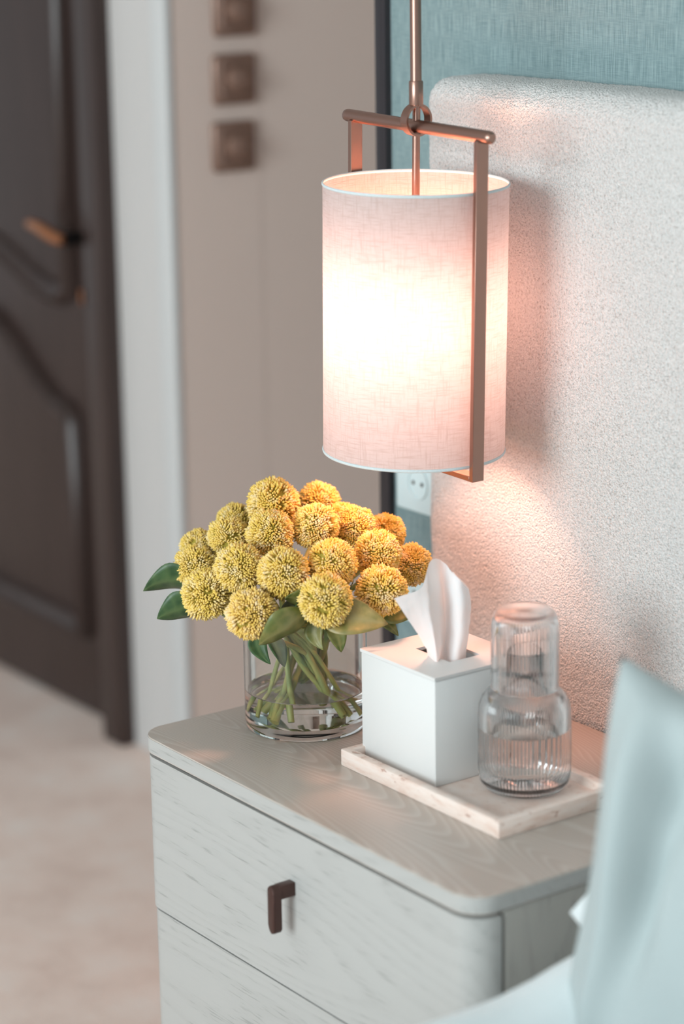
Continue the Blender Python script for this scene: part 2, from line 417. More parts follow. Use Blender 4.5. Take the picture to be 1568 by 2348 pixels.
finish('thumb_turn', bm, M_copper, lock, rot=(-PI / 2, 0, 0))

# light switches on the taupe wall
lab = ['bronze dimmer plate at the top of the taupe wall column, cut by the photo edge',
       'bronze dimmer plate in the middle of the three on the taupe wall',
       'bronze dimmer plate lowest of the three on the taupe wall']
for i, (y, z) in enumerate(((0.445, 1.279), (0.441, 1.170), (0.437, 1.062))):
    t = thing('dimmer_switch', (-1.395, y + 0.008, z), lab[i], 'switch', 'bronze dimmer plates on the taupe wall')
    bm = bmesh.new(); add_box(bm, (0.0, -0.041, -0.041), (0.014, 0.041, 0.041), 0.007, 3); finish('plate', bm, M_plate, t)
    fr = bmesh.new()
    for a_, b_ in (((0.012, -0.030, 0.024), (0.016, 0.030, 0.030)), ((0.012, -0.030, -0.030), (0.016, 0.030, -0.024)), ((0.012, -0.030, -0.024), (0.016, -0.024, 0.024)), ((0.012, 0.024, -0.024), (0.016, 0.030, 0.024))):
        add_box(fr, a_, b_, 0.001, 1)
    finish('inner_frame', fr, M_plate, t)
    bm = bmesh.new(); add_lathe(bm, [(0.0225, 0.0), (0.0225, 0.010), (0.0210, 0.016), (0.0155, 0.0205), (0.008, 0.0225), (0, 0.023)], 32)
    finish('knob', bm, M_plate, t, (0.012, 0, 0), rot=(0, PI / 2, 0))

# sockets on the fabric wall, half hidden by the headboard
def socket(loc, hh, label):
    t = thing('wall_socket', loc, label, 'socket', 'pale sockets beside the headboard')
    bm = bmesh.new(); add_box(bm, (0, -0.010, -hh), (0.086, 0, hh), 0.003); finish('plate', bm, M_socket, t)
    for k in ([-0.043, 0.043] if hh > 0.06 else [0.0]):
        bm = bmesh.new(); add_lathe(bm, [(0.021, 0.0), (0.021, 0.003), (0.018, 0.003), (0.0175, 0.001), (0, 0.001)], 28)
        r_ = finish('outlet_ring', bm, M_socket, t, (0.047, -0.010, k), rot=(PI / 2, 0, 0))
        bm = bmesh.new(); add_lathe(bm, [(0.0028, 0), (0.0028, 0.0016), (0, 0.0016)], 10, (-0.009, 0)); add_lathe(bm, [(0.0028, 0), (0.0028, 0.0016), (0, 0.0016)], 10, (0.009, 0))
        finish('contact_hole', bm, M_black, r_)
    return t
socket((-0.459, 0.080, 0.786), 0.082, 'pale double wall socket beside the headboard just under the lamp shade')
socket((-0.459, 0.080, 0.598), 0.043, 'pale wall socket low beside the headboard behind the tissue')

# ------------------------------------------------------------------ headboard
hb = thing('headboard', (0, 0, 0), 'tall cream boucle upholstered headboard with rounded corner beside the lamp', 'headboard')
xs = [-0.315 + 0.0024 * i for i in range(311)]; xs += [0.44 + 0.04 * i for i in range(1, 46)]
zs = [0.0 + 0.05 * i for i in range(10)] + [0.5 + 0.0024 * i for i in range(319)]
x0, x1, z1, R = xs[0], xs[-1], zs[-1], 0.030
bm = bmesh.new(); grid = []
for z in zs:
    row = []
    for x in xs:
        # rounded outline: the corner is pulled in
        px, pz = x, z
        dx = max(0.0, (x0 + R) - x); dz = max(0.0, z - (z1 - R))
        if dx > 0 and dz > 0:
            a = math.hypot(dx, dz); m_ = max(dx, dz)
            px = x0 + R - dx * m_ / a; pz = z1 - R + dz * m_ / a
        e = min(1.0, min(px - x0, z1 - pz, x1 - px) / R if True else 1)
        ex = R - min(R, max(0.0, min(math.hypot(max(0, x0 + R - px), max(0, pz - z1 + R)), R)))
        q = 1 - ex / R
        y = R * (1 - math.sqrt(max(0.0, 1 - q * q)))
        p = Vector((px, y, pz))
        h = noise.noise(p * 230.0) * 0.0009 + noise.noise(p * 430.0 + Vector((3, 7, 1))) * 0.0009 + noise.noise(p * 14.0) * 0.0016
        nrm = Vector((-q * (1 if dx > 0 else 0), -math.sqrt(max(0.0, 1 - q * q)), q * (1 if dz > 0 else 0)))
        if nrm.length < 1e-3: nrm = Vector((0, -1, 0))
        row.append(bm.verts.new(p + nrm.normalized() * h))
    grid.append(row)
for i in range(len(zs) - 1):
    for j in range(len(xs) - 1):
        bm.faces.new((grid[i][j], grid[i][j + 1], grid[i + 1][j + 1], grid[i + 1][j]))
# sides and back
def strip(vs, back):
    bs = [bm.verts.new((v.co.x, 0.078, v.co.z)) for v in vs]
    for i in range(len(vs) - 1): bm.faces.new((vs[i], vs[i + 1], bs[i + 1], bs[i]))
strip([r_[0] for r_ in grid], 0); strip(grid[-1], 0); strip([r_[-1] for r_ in grid], 0)
finish('upholstery', bm, M_boucle, hb, smooth=180)
box('backing_board', (x0 + 0.004, 0.060, 0.0), (x1 - 0.004, 0.078, z1 - 0.006), M_gap, hb)

# ------------------------------------------------------------------ nightstand
ns = thing('nightstand', (0, 0, 0), 'pale grey ash nightstand with rounded corners and a dark pull handle', 'nightstand')
def plan(x0_, x1_, yf, yb, r, n=8):
    p = [(x0_, yb)]
    p += [(x0_ + r - r * math.cos(a * PI / 2 / n), yf + r - r * math.sin(a * PI / 2 / n)) for a in range(n + 1)]
    p += [(x1_ - r + r * math.sin(a * PI / 2 / n), yf + r - r * math.cos(a * PI / 2 / n)) for a in range(n + 1)]
    p += [(x1_, yb)]
    return p
bm = bmesh.new(); add_prism(bm, plan(-0.305, 0.303, -0.418, -0.004, 0.032, 10), 0.531, 0.550, 0.0025, 2); finish('top', bm, M_wood_top_lamplit, ns, smooth=40)
# edge band of the top: same veneer as the fronts
bm = bmesh.new(); pl = plan(-0.3056, 0.3036, -0.4186, -0.030, 0.0326, 10)
A = [bm.verts.new((x, y, 0.5325)) for x, y in pl]; B = [bm.verts.new((x, y, 0.5482)) for x, y in pl]
A2 = [bm.verts.new((x * 0.995, y + 0.002, 0.5325)) for x, y in pl]; B2 = [bm.verts.new((x * 0.995, y + 0.002, 0.5482)) for x, y in pl]
for i in range(len(pl) - 1):
    bm.faces.new((A[i], A[i + 1], B[i + 1], B[i])); bm.faces.new((B[i], B[i + 1], B2[i + 1], B2[i])); bm.faces.new((A2[i], A2[i + 1], A[i + 1], A[i]))
finish('edge_band', bm, M_wood_front, ns, smooth=40)
box('carcass', (-0.290, -0.374, 0.05), (0.290, -0.006, 0.5285), M_gap, ns)
box('side_panel', (0.285, -0.3775, 0.03), (0.3025, -0.005, 0.531), M_wood_side_shaded, ns, 0.0012)
box('side_panel', (-0.3035, -0.3795, 0.03), (-0.286, -0.005, 0.531), M_wood_side_shaded, ns, 0.0012)
box('plinth', (-0.27, -0.36, 0.0), (0.27, -0.02, 0.05), M_gap, ns)
for i, (za, zb, ins) in enumerate(((0.3425, 0.5265, 0.0), (0.1545, 0.3405, 0.0035), (0.035, 0.1525, 0.0035))):
    bm = bmesh.new(); add_prism(bm, plan(-0.304 + ins, 0.3025 - ins, -0.417, -0.3815, 0.031, 10), za, zb, 0.0012, 1)
    d = finish('drawer', bm, M_wood_front, ns, smooth=40)
    hz = zb - 0.062
    bm = bmesh.new()
    # flat bar with a slanted, rounded lower end and a short neck at its top
    prof = [(-0.0065, 0.0), (-0.0055, 0.003), (-0.003, 0.0052), (0.0, 0.006), (0.0035, 0.0045), (0.0062, 0.0), (0.0065, -0.006), (0.0065, -0.043), (0.004, -0.047), (0.0, -0.0485), (-0.004, -0.0455), (-0.0065, -0.039)]
    t = bmesh.new()
    a_ = [t.verts.new((x, -0.4455, hz + z)) for x, z in prof]; b_ = [t.verts.new((x, -0.4355, hz + z)) for x, z in prof]
    fa = t.faces.new(a_); fb = t.faces.new(list(reversed(b_)))
    for k in range(len(prof)): t.faces.new((a_[k], b_[k], b_[(k + 1) % len(prof)], a_[(k + 1) % len(prof)]))
    bmesh.ops.bevel(t, geom=list(fa.edges), offset=0.0016, segments=2, profile=0.5, affect='EDGES')
    me = bpy.data.meshes.new('tmp'); t.to_mesh(me); t.free(); bm.from_mesh(me); bpy.data.meshes.remove(me)
    add_box(bm, (-0.0055, -0.437, hz - 0.0105), (0.0055, -0.4165, hz + 0.0050), 0.0012)
    finish('handle', bm, M_handle, d, smooth=40)

# ------------------------------------------------------------------ pendant lamp
LX, LY = -0.1443, -0.135
lamp = thing('pendant_lamp', (LX, LY, 1.2268), 'bronze framed pendant lamp with a glowing linen drum shade', 'lamp')
bm = bmesh.new(); add_lathe(bm, [(0, 0.040), (0.0062, 0.040), (0.0062, 1.44), (0, 1.44)], 20); finish('rod', bm, M_bronze, lamp)
bm = bmesh.new(); add_lathe(bm, [(0, 0.022), (0.0072, 0.022), (0.0078, 0.0235), (0.0078, 0.0475), (0.0072, 0.0485), (0, 0.0485)], 24); finish('collar', bm, M_bronze, lamp)
bm = bmesh.new(); add_lathe(bm, [(0, 1.445), (0.05, 1.445), (0.05, 1.4725), (0, 1.4725)], 32); finish('ceiling_rose', bm, M_bronze, lamp)
T = Matrix.Rotation(math.radians(1.35), 4, 'Y')
def lpart(name, bm, m, smooth=40):
    bm.transform(T); return finish(name, bm, m, lamp, smooth=smooth)
# band ring that the crossbar hangs in
bm = bmesh.new(); ri, ro, hw = 0.0150, 0.0176, 0.0056
add_lathe(bm, [(ri, -hw), (ro, -hw), (ro, hw), (ri, hw)], 40, closed=True)
bm.transform(Matrix.Translation((0, 0, 0.0066)) @ Matrix.Rotation(PI / 2, 4, 'Y')); lpart('ring', bm, M_bronze)
bm = bmesh.new(); add_lathe(bm, [(0, -0.1305), (0.0042, -0.1305), (0.0066, -0.128), (0.0071, -0.124), (0.0071, 0.124), (0.0066, 0.128), (0.0042, 0.1305), (0, 0.1305)], 24)
bm.transform(Matrix.Rotation(PI / 2, 4, 'Y')); lpart('crossbar', bm, M_bronze)
AX, zb = 0.1120, -0.3745
for s in (-1, 1):
    bm = bmesh.new(); add_box(bm, (s * AX - 0.003, -0.008, zb), (s * AX + 0.003, 0.008, -0.004), 0.0005, 1); lpart('frame_arm', bm, M_bronze)
bm = bmesh.new(); add_box(bm, (-AX + 0.003, -0.008, zb), (AX - 0.003, 0.008, zb + 0.006), 0.0005, 1); lpart('bottom_bar', bm, M_bronze)
bm = bmesh.new(); add_lathe(bm, [(0, -0.118), (0.0043, -0.118), (0.0043, 0.024), (0, 0.024)], 16); lpart('stem', bm, M_bronze)
SR, st, sb_ = 0.1020, -0.062, -0.3605
bm = bmesh.new()
N = 96
rings = [[bm.verts.new((SR * math.cos(2 * PI * k / N), SR * math.sin(2 * PI * k / N), st + (sb_ - st) * j / 8)) for k in range(N)] for j in range(9)]
for A, B in zip(rings, rings[1:]):
    for k in range(N): bm.faces.new((A[k], A[(k + 1) % N], B[(k + 1) % N], B[k]))
sh = lpart('shade', bm, M_shade, 180)
for z in (st, sb_):
    bm = bmesh.new()
    prof = [(SR + 0.0011 * math.cos(a), z + 0.0018 * math.sin(a)) for a in [2 * PI * k / 8 for k in range(8)]]
    add_lathe(bm, prof, 96, closed=True); bm.transform(T); finish('shade_rim', bm, M_rim, sh, smooth=180)
bm = bmesh.new(); add_lathe(bm, [(0, -0.115), (0.016, -0.115), (0.018, -0.120), (0.018, -0.150), (0.036, -0.152), (0.036, -0.156), (0.014, -0.158), (0, -0.160)], 24); lpart('bulb_socket_shield', bm, M_black)  # socket with an added unseen wide disc that blocks the bulb's upward light
bm = bmesh.new(); add_lathe(bm, [(0.013, -0.160), (0.015, -0.172), (0.024, -0.186), (0.029, -0.204), (0.028, -0.220), (0.020, -0.234), (0.010, -0.241), (0, -0.243)], 24); lpart('bulb', bm, M_bulb, 180)

# ------------------------------------------------------------------ tray, tissue box, tissue, carafe
ZT = 0.550
tray = thing('stone_tray', (0.063, -0.219, ZT), 'pale travertine tray under the tissue box and carafe', 'tray')
hx, hy = 0.1355, 0.081
bm = bmesh.new(); add_box(bm, (-hx + 0.006, -hy + 0.006, 0.0), (hx - 0.006, hy - 0.006, 0.0085)); finish('floor_slab', bm, M_trav, tray)
bm = bmesh.new()
def ringbox(bm, hx, hy, w, z0, z1, bev):
    t = bmesh.new(); o_ = [(-hx, -hy), (hx, -hy), (hx, hy), (-hx, hy)]; i_ = [(-hx + w, -hy + w), (hx - w, -hy + w), (hx - w, hy - w), (-hx + w, hy - w)]
    V = [[t.verts.new((x, y, z)) for x, y in P] for P, z in ((o_, z0), (o_, z1), (i_, z1), (i_, z0))]
    for k in range(4):
        k2 = (k + 1) % 4
        for A, B in ((V[0], V[1]), (V[1], V[2]), (V[2], V[3]), (V[3], V[0])): t.faces.new((A[k], A[k2], B[k2], B[k]))
    bmesh.ops.bevel(t, geom=list(t.edges), offset=bev, segments=2, profile=0.5, affect='EDGES')
    me = bpy.data.meshes.new('tmp'); t.to_mesh(me); t.free(); bm.from_mesh(me); bpy.data.meshes.remove(me)
ringbox(bm, hx, hy, 0.0105, 0.0, 0.0190, 0.001); finish('rim', bm, M_trav, tray)

bx0, bx1, by0, by1 = -0.0675, 0.0625, -0.2745, -0.1505
tb = thing('tissue_box', ((bx0 + bx1) / 2, (by0 + by1) / 2, ZT + 0.0085), 'white leatherette cube tissue box standing in the travertine tray', 'tissue box')
wx, wy = (bx1 - bx0) / 2, (by1 - by0) / 2
bm = bmesh.new()
ringbox(bm, wx, wy, 0.004, 0.0, 0.1175, 0.0012); add_box(bm, (-wx + 0.003, -wy + 0.003, 0.001), (wx - 0.003, wy - 0.003, 0.004))
finish('body', bm, M_box, tb)
bm = bmesh.new(); sx0, sx1, sy0, sy1 = -0.028, 0.032, -0.016, 0.026
e = 0.0008
for lo, hi in (((-wx - e, -wy - e, 0.118), (wx + e, sy0, 0.1215)), ((-wx - e, sy1, 0.118), (wx + e, wy + e, 0.1215)), ((-wx - e, sy0, 0.118), (sx0, sy1, 0.1215)), ((sx1, sy0, 0.118), (wx + e, sy1, 0.1215))):
    add_box(bm, lo, hi)
bmesh.ops.remove_doubles(bm, verts=bm.verts, dist=1e-5)
finish('lid', bm, M_box, tb, smooth=0)

# tissue: folded sheet rising from the slot (local frame: u sideways, w away, z up)
ts = thing('tissue', (0.008, -0.212, ZT + 0.1295), 'white paper tissue pulled up from the slot of the tissue box', 'tissue', rot=(0, 0, yaw))
PX = 2110.0
cols = [([(992, 1482), (975, 1440), (945, 1390), (915, 1340)], [0.000, -0.012, -0.020, -0.022]),
        ([(997, 1494), (986, 1440), (966, 1378), (946, 1331)], [-0.008, -0.016, -0.020, -0.020]),
        ([(1004, 1500), (1000, 1440), (990, 1376), (984, 1327)], [-0.013, -0.020, -0.022, -0.014]),
        ([(1010, 1503), (1009, 1440), (997, 1366), (988, 1281)], [-0.016, -0.024, -0.020, -0.006]),
        ([(1017, 1503), (1021, 1440), (1013, 1366), (1004, 1273)], [-0.012, -0.008, -0.002, 0.004]),
        ([(1024, 1502), (1033, 1440), (1028, 1360), (1022, 1284)], [-0.004, 0.010, 0.016, 0.014]),
        ([(1034, 1500), (1040, 1435), (1040, 1360), (1036, 1294)], [-0.008, 0.002, 0.004, 0.006]),
        ([(1050, 1496), (1054, 1430), (1056, 1360), (1051, 1302)], [-0.013, -0.014, -0.012, -0.006]),
        ([(1068, 1492), (1075, 1430), (1077, 1370), (1073, 1324)], [-0.009, -0.012, -0.012, -0.008]),
        ([(1080, 1487), (1090, 1430), (1092, 1380), (1089, 1346)], [0.000, 0.000, 0.000, 0.000]),
        ([(1074, 1480), (1082, 1425), (1085, 1375), (1080, 1340)], [0.010, 0.014, 0.014, 0.012]),
        ([(1050, 1480), (1052, 1420), (1056, 1365), (1050, 1320)], [0.012, 0.020, 0.022, 0.022])]
bm = bmesh.new(); rows = []
for pts, ws in cols:
    c_ = [((x - 1040) / PX, w * 1.5, (1490 - y) / PX / 0.966) for (x, y), w in zip(pts, ws)]
    c_ = [(c_[0][0] * 0.92, c_[0][1], -0.022)] + c_
    rows.append([bm.verts.new(p) for p in c_])
for A, B in zip(rows, rows[1:]):
    for k in range(len(A) - 1): bm.faces.new((A[k], B[k], B[k + 1], A[k + 1]))
o = finish('sheet', bm, M_tissue, ts, smooth=180)
sm = o.modifiers.new('subd', 'SUBSURF'); sm.levels = 3; sm.render_levels = 3; sm.boundary_smooth = 'PRESERVE_CORNERS'
tx = bpy.data.textures.new('crumple', 'CLOUDS'); tx.noise_scale = 0.02
dm = o.modifiers.new('crumple', 'DISPLACE'); dm.texture = tx; dm.strength = 0.004; dm.texture_coords = 'LOCAL'

CX, CY = 0.1205, -0.2010
car = thing('water_carafe', (CX, CY, ZT + 0.0090), 'ribbed clear glass water carafe half full on the travertine tray', 'carafe')
def vessel(prefix, glass_prof, water_prof, parent, gm, seg, ribf=None, rib=0, amp=0.0):
    """glass shell from the outer base round the rim down to the water line; below it the water body closes the vessel"""
    bm = bmesh.new(); add_lathe(bm, glass_prof, seg, rib=rib, amp=amp, ribr=ribf)
    me = None
    bm.normal_update()
    # outer base faces must look down: orient every face outward from the shell
    f0 = min(bm.faces, key=lambda f: f.calc_center_median().z)
    if f0.normal.z > 0: bmesh.ops.reverse_faces(bm, faces=bm.faces)
    me = bpy.data.meshes.new(prefix); bm.to_mesh(me); bm.free(); me.materials.append(gm); me.shade_smooth(); me.set_sharp_from_angle(angle=math.radians(42))
    o = bpy.data.objects.new(prefix, me); COL.objects.link(o); o.parent = parent
    bm = bmesh.new(); add_lathe(bm, water_prof, seg)
    bm.normal_update()
    bmesh.ops.recalc_face_normals(bm, faces=bm.faces)
    if bm.calc_volume(signed=True) < 0: bmesh.ops.reverse_faces(bm, faces=bm.faces)
    for f in bm.faces: f.material_index = 0 if f.normal.z > 0.5 else 1
    me = bpy.data.meshes.new('water'); bm.to_mesh(me); bm.free(); me.materials.append(M_water); me.materials.append(M_water_side); me.shade_smooth(); me.set_sharp_from_angle(angle=math.radians(30))
    o = bpy.data.objects.new('water', me); COL.objects.link(o); o.parent = parent
WLc = 0.0690
outp = [(0, 0.0), (0.034, 0.0), (0.041, 0.003), (0.0462, 0.010), (0.0484, 0.020), (0.0484, 0.024), (0.0484, 0.078), (0.0484, 0.082), (0.0476, 0.092), (0.0445, 0.101), (0.0385, 0.108), (0.0310, 0.112), (0.0275, 0.116), (0.0265, 0.122), (0.0265, 0.152), (0.0260, 0.1535), (0.0250, 0.1535)]
inp = [(0.0245, 0.152), (0.0243, 0.122), (0.0255, 0.115), (0.0300, 0.1095), (0.0370, 0.1055), (0.0425, 0.099), (0.0452, 0.0915), (0.0460, 0.082), (0.0460, WLc)]
vessel('bottle', outp + inp, [(0, 0.0075), (0.037, 0.0085), (0.0435, 0.014), (0.0460, 0.022), (0.0460, 0.026), (0.0460, WLc), (0.0452, WLc - 0.0006), (0, WLc - 0.0008)], car, M_glass_rib, 320,
       [1 if (3 <= k <= 10) else 0 for k in range(len(outp))] + [0] * len(inp), 80, 0.00045)
tum = thing('drinking_tumbler', (CX, CY, ZT + 0.0085 + 0.1125), 'ribbed glass tumbler turned upside down over the carafe neck', 'tumbler')
o_ = [(0.0352, 0.0), (0.0352, 0.060), (0.0345, 0.072), (0.0318, 0.080), (0.0265, 0.0845), (0, 0.0850)]
i_ = [(0, 0.0790), (0.0255, 0.0785), (0.0300, 0.0750), (0.0325, 0.070), (0.0332, 0.060), (0.0332, 0.0)]
bm = bmesh.new(); add_lathe(bm, o_ + i_, 240, closed=True, rib=60, amp=0.00045, ribr=[1, 1, 1, 1, 0, 0] + [0] * 6); finish('cup', bm, M_glass_rib, tum, smooth=42, solid=True)

# ------------------------------------------------------------------ vase with water
VX, VY = -0.209, -0.250
vase = thing('glass_vase', (VX, VY, ZT + 0.0005), 'clear glass cylinder vase with water holding the yellow flowers', 'vase')
WLv = 0.0450
vessel('cylinder', [(0, 0), (0.060, 0), (0.066, 0), (0.0690, 0.0012), (0.0702, 0.004), (0.0702, 0.008), (0.0702, 0.130), (0.0702, 0.134), (0.0694, 0.1352), (0.0676, 0.1352), (0.0668, 0.134), (0.0668, 0.130), (0.0668, WLv)],
       [(0, 0.0120), (0.060, 0.0120), (0.0640, 0.0125), (0.0668, 0.016), (0.0668, 0.020), (0.0668, WLv), (0.0660, WLv - 0.001), (0.0640, WLv - 0.0015), (0, WLv - 0.0015)], vase, M_glass, 128)

# ------------------------------------------------------------------ flowers
def head_mesh(seed, N=1450):
    rnd = random.Random(seed); verts = []; faces = []; cols_ = []
    off = Vector((rnd.uniform(0, 50), rnd.uniform(0, 50), rnd.uniform(0, 50)))
    ga = PI * (3 - math.sqrt(5))
    for i in range(N):
        z = 1 - 1.88 * (i + 0.5) / N
        if z < -0.86: continue
        r_ = math.sqrt(max(0, 1 - z * z)); a = ga * i
        d = Vector((r_ * math.cos(a), r_ * math.sin(a), z))
        hole = noise.noise(d * 3.1 + off)
        if hole > 0.47: continue
        pert = Vector((noise.noise(d * 2.6 + off), noise.noise(d * 2.6 + off * 1.7), noise.noise(d * 2.6 - off)))
        rj = Vector((rnd.gauss(0, 1), rnd.gauss(0, 1), rnd.gauss(0, 1))) * 0.075
        dirn = (d + pert * 0.60 + rj).normalized()
        root = d * 0.66
        tipr = 0.93 + 0.10 * noise.noise(d * 2.2 - off * 0.5) + rnd.uniform(-0.045, 0.06)
        L = tipr - 0.66
        t1 = dirn.orthogonal().normalized(); t2 = dirn.cross(t1); s0 = rnd.uniform(0, 6.28)
        tone = min(1, max(0, 0.5 + 0.55 * noise.noise(d * 2.4 + off * 0.3) + rnd.uniform(-0.28, 0.28)))
        b0 = len(verts); w = rnd.uniform(0.037, 0.049)
        for f_, rr in ((0.0, 0.5), (0.5, 0.85), (0.82, 1.0)):
            for k in range(5):
                an = s0 + 2 * PI * k / 5
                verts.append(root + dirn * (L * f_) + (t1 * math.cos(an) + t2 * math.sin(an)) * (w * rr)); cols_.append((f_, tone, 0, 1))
        verts.append(root + dirn * L * 1.06); cols_.append((1.0, tone, 0, 1))
        for q in range(2):
            for k in range(5):
                k2 = (k + 1) % 5; faces.append((b0 + q * 5 + k, b0 + q * 5 + k2, b0 + q * 5 + 5 + k2, b0 + q * 5 + 5 + k))
        for k in range(5): faces.append((b0 + 10 + k, b0 + 10 + (k + 1) % 5, b0 + 15))
    me = bpy.data.meshes.new('florets'); me.from_pydata([tuple(v) for v in verts], [], faces)
    at = me.color_attributes.new('floret', 'FLOAT_COLOR', 'POINT')
    at.data.foreach_set('color', [x for c_ in cols_ for x in c_])
    me.shade_smooth(); me.materials.append(M_floret); return me
heads = [head_mesh(s) for s in (11, 22, 33, 44, 55)]
bm = bmesh.new(); bmesh.ops.create_icosphere(bm, subdivisions=3, radius=0.74)
core_me = bpy.data.meshes.new('flower_core'); bm.to_mesh(core_me); bm.free(); core_me.shade_smooth(); core_me.materials.append(M_core)

def leaf(parent, a, b_, width, bend, m, twist=0.0, curl=0.25):
    """pointed leaf from a to b_ (world), arched by bend (a world vector at mid length)."""
    a, b_ = Vector(a), Vector(b_); bend = Vector(bend); n = 12; k = 6
    axis = (b_ - a); L = axis.length; ax = axis.normalized()
    side = ax.cross(Vector((0, 0, 1)))
    if side.length < 0.2: side = ax.cross(Vector((0.58, 0.81, 0)))
    side.normalize(); side = Matrix.Rotation(twist, 3, ax) @ side; nrm = side.cross(ax).normalized()
    bm = bmesh.new(); ly = bm.verts.layers.float.new('vein'); rows = []
    for i in range(n + 1):
        t = i / n; c_ = a + axis * t + bend * (4 * t * (1 - t))
        w = width * 0.5 * (math.sin(PI * min(1, t ** 0.75 * 0.985 + 0.015)) ** 0.8) * (1 - 0.12 * t) + 0.0004
        if t < 0.08: w = max(w * 0.4, 0.001)
        row = []
        for j in range(-k // 2, k // 2 + 1):
            u_ = j / (k / 2)
            p = c_ + side * (u_ * w) + nrm * (abs(u_) ** 1.5 * w * curl + 0.05 * w * math.sin(t * 9 + u_ * 3))
            v = bm.verts.new(p - parent.location); v[ly] = 0.85 if j == 0 else (0.35 if (i % 3 == 0) else 0.0); row.append(v)
        rows.append(row)
    for A, B in zip(rows, rows[1:]):
        for j in range(k): bm.faces.new((A[j], A[j + 1], B[j + 1], B[j]))
    o = finish('leaf', bm, m, parent, smooth=180)
    s_ = o.modifiers.new('thick', 'SOLIDIFY'); s_.thickness = 0.0005; s_.offset = 0
    return o

F = [(-0.2623, -0.2536, 0.7991, 0.0284), (-0.2715, -0.1834, 0.7869, 0.0237), (-0.2016, -0.2385, 0.7828, 0.0252), (-0.1985, -0.1853, 0.7733, 0.0232),
     (-0.2113, -0.1317, 0.7546, 0.0215), (-0.3159, -0.2708, 0.7691, 0.0210), (-0.2805, -0.3037, 0.7636, 0.0236), (-0.2177, -0.2886, 0.78, 0.0254),
     (-0.3262, -0.3145, 0.743, 0.0215), (-0.2875, -0.3436, 0.7358, 0.0235), (-0.2294, -0.3672, 0.7204, 0.027), (-0.1984, -0.344, 0.7546, 0.0257),
     (-0.1481, -0.3621, 0.7163, 0.0268), (-0.1483, -0.3186, 0.7546, 0.0266), (-0.1349, -0.2627, 0.7586, 0.0257), (-0.0961, -0.3002, 0.7323, 0.0278),
     (-0.139, -0.1982, 0.7575, 0.025), (-0.0976, -0.2241, 0.7288, 0.0268), (-0.1641, -0.1313, 0.7276, 0.0225), (-0.2392, -0.1723, 0.7707, 0.0200)]
FL = ['yellow globe flower highest of all in the vase bouquet',
      'yellow globe flower at the back, peeking out right of the highest one',
      'pale yellow globe flower just below the gap right of the highest flower',
      'deep yellow globe flower on the upper right slope of the bouquet',
      'orange yellow globe flower at the back of the right slope, half hidden',
      'greenish globe flower at the back left, below the highest one',
      'pale yellow green globe flower on the upper left slope in front of the greenish one',
      'yellow globe flower directly below the highest flower of the bouquet',
      'greenish globe flower at the far left back, mostly hidden by its neighbours',
      'yellow green globe flower at the far left edge, above the lowest left one',
      'yellow green globe flower lowest at the left end above the two dark leaves',
      'yellow green globe flower left of the middle of the bouquet',
      'peach tinted globe flower lowest of all, at the front over the vase rim',
      'yellow globe flower in the very middle of the bouquet',
      'pale yellow globe flower right of the middle one, facing the camera',
      'large yellow globe flower low at the front, right of the peach tinted one',
      'golden globe flower on the right slope, between its low and back neighbours',
      'golden globe flower low at the right, next to the paper tissue',
      'deep golden globe flower at the far right end behind the tissue tip',
      'deep yellow globe flower hidden at the back between two upper ones']
FC = [(0.66, 0.50, 0.06), (0.80, 0.54, 0.03), (0.74, 0.56, 0.12), (0.84, 0.52, 0.02), (0.84, 0.50, 0.03), (0.42, 0.44, 0.09), (0.58, 0.54, 0.13), (0.68, 0.54, 0.09),  # tint per head; orange of the right ones also holds the lamp's light
      (0.46, 0.46, 0.10), (0.56, 0.52, 0.11), (0.60, 0.53, 0.11), (0.64, 0.53, 0.09), (0.78, 0.50, 0.14), (0.72, 0.52, 0.06), (0.78, 0.55, 0.06), (0.68, 0.55, 0.07),
      (0.82, 0.54, 0.04), (0.82, 0.52, 0.04), (0.86, 0.50, 0.02), (0.82, 0.52, 0.03)]
flowers = []
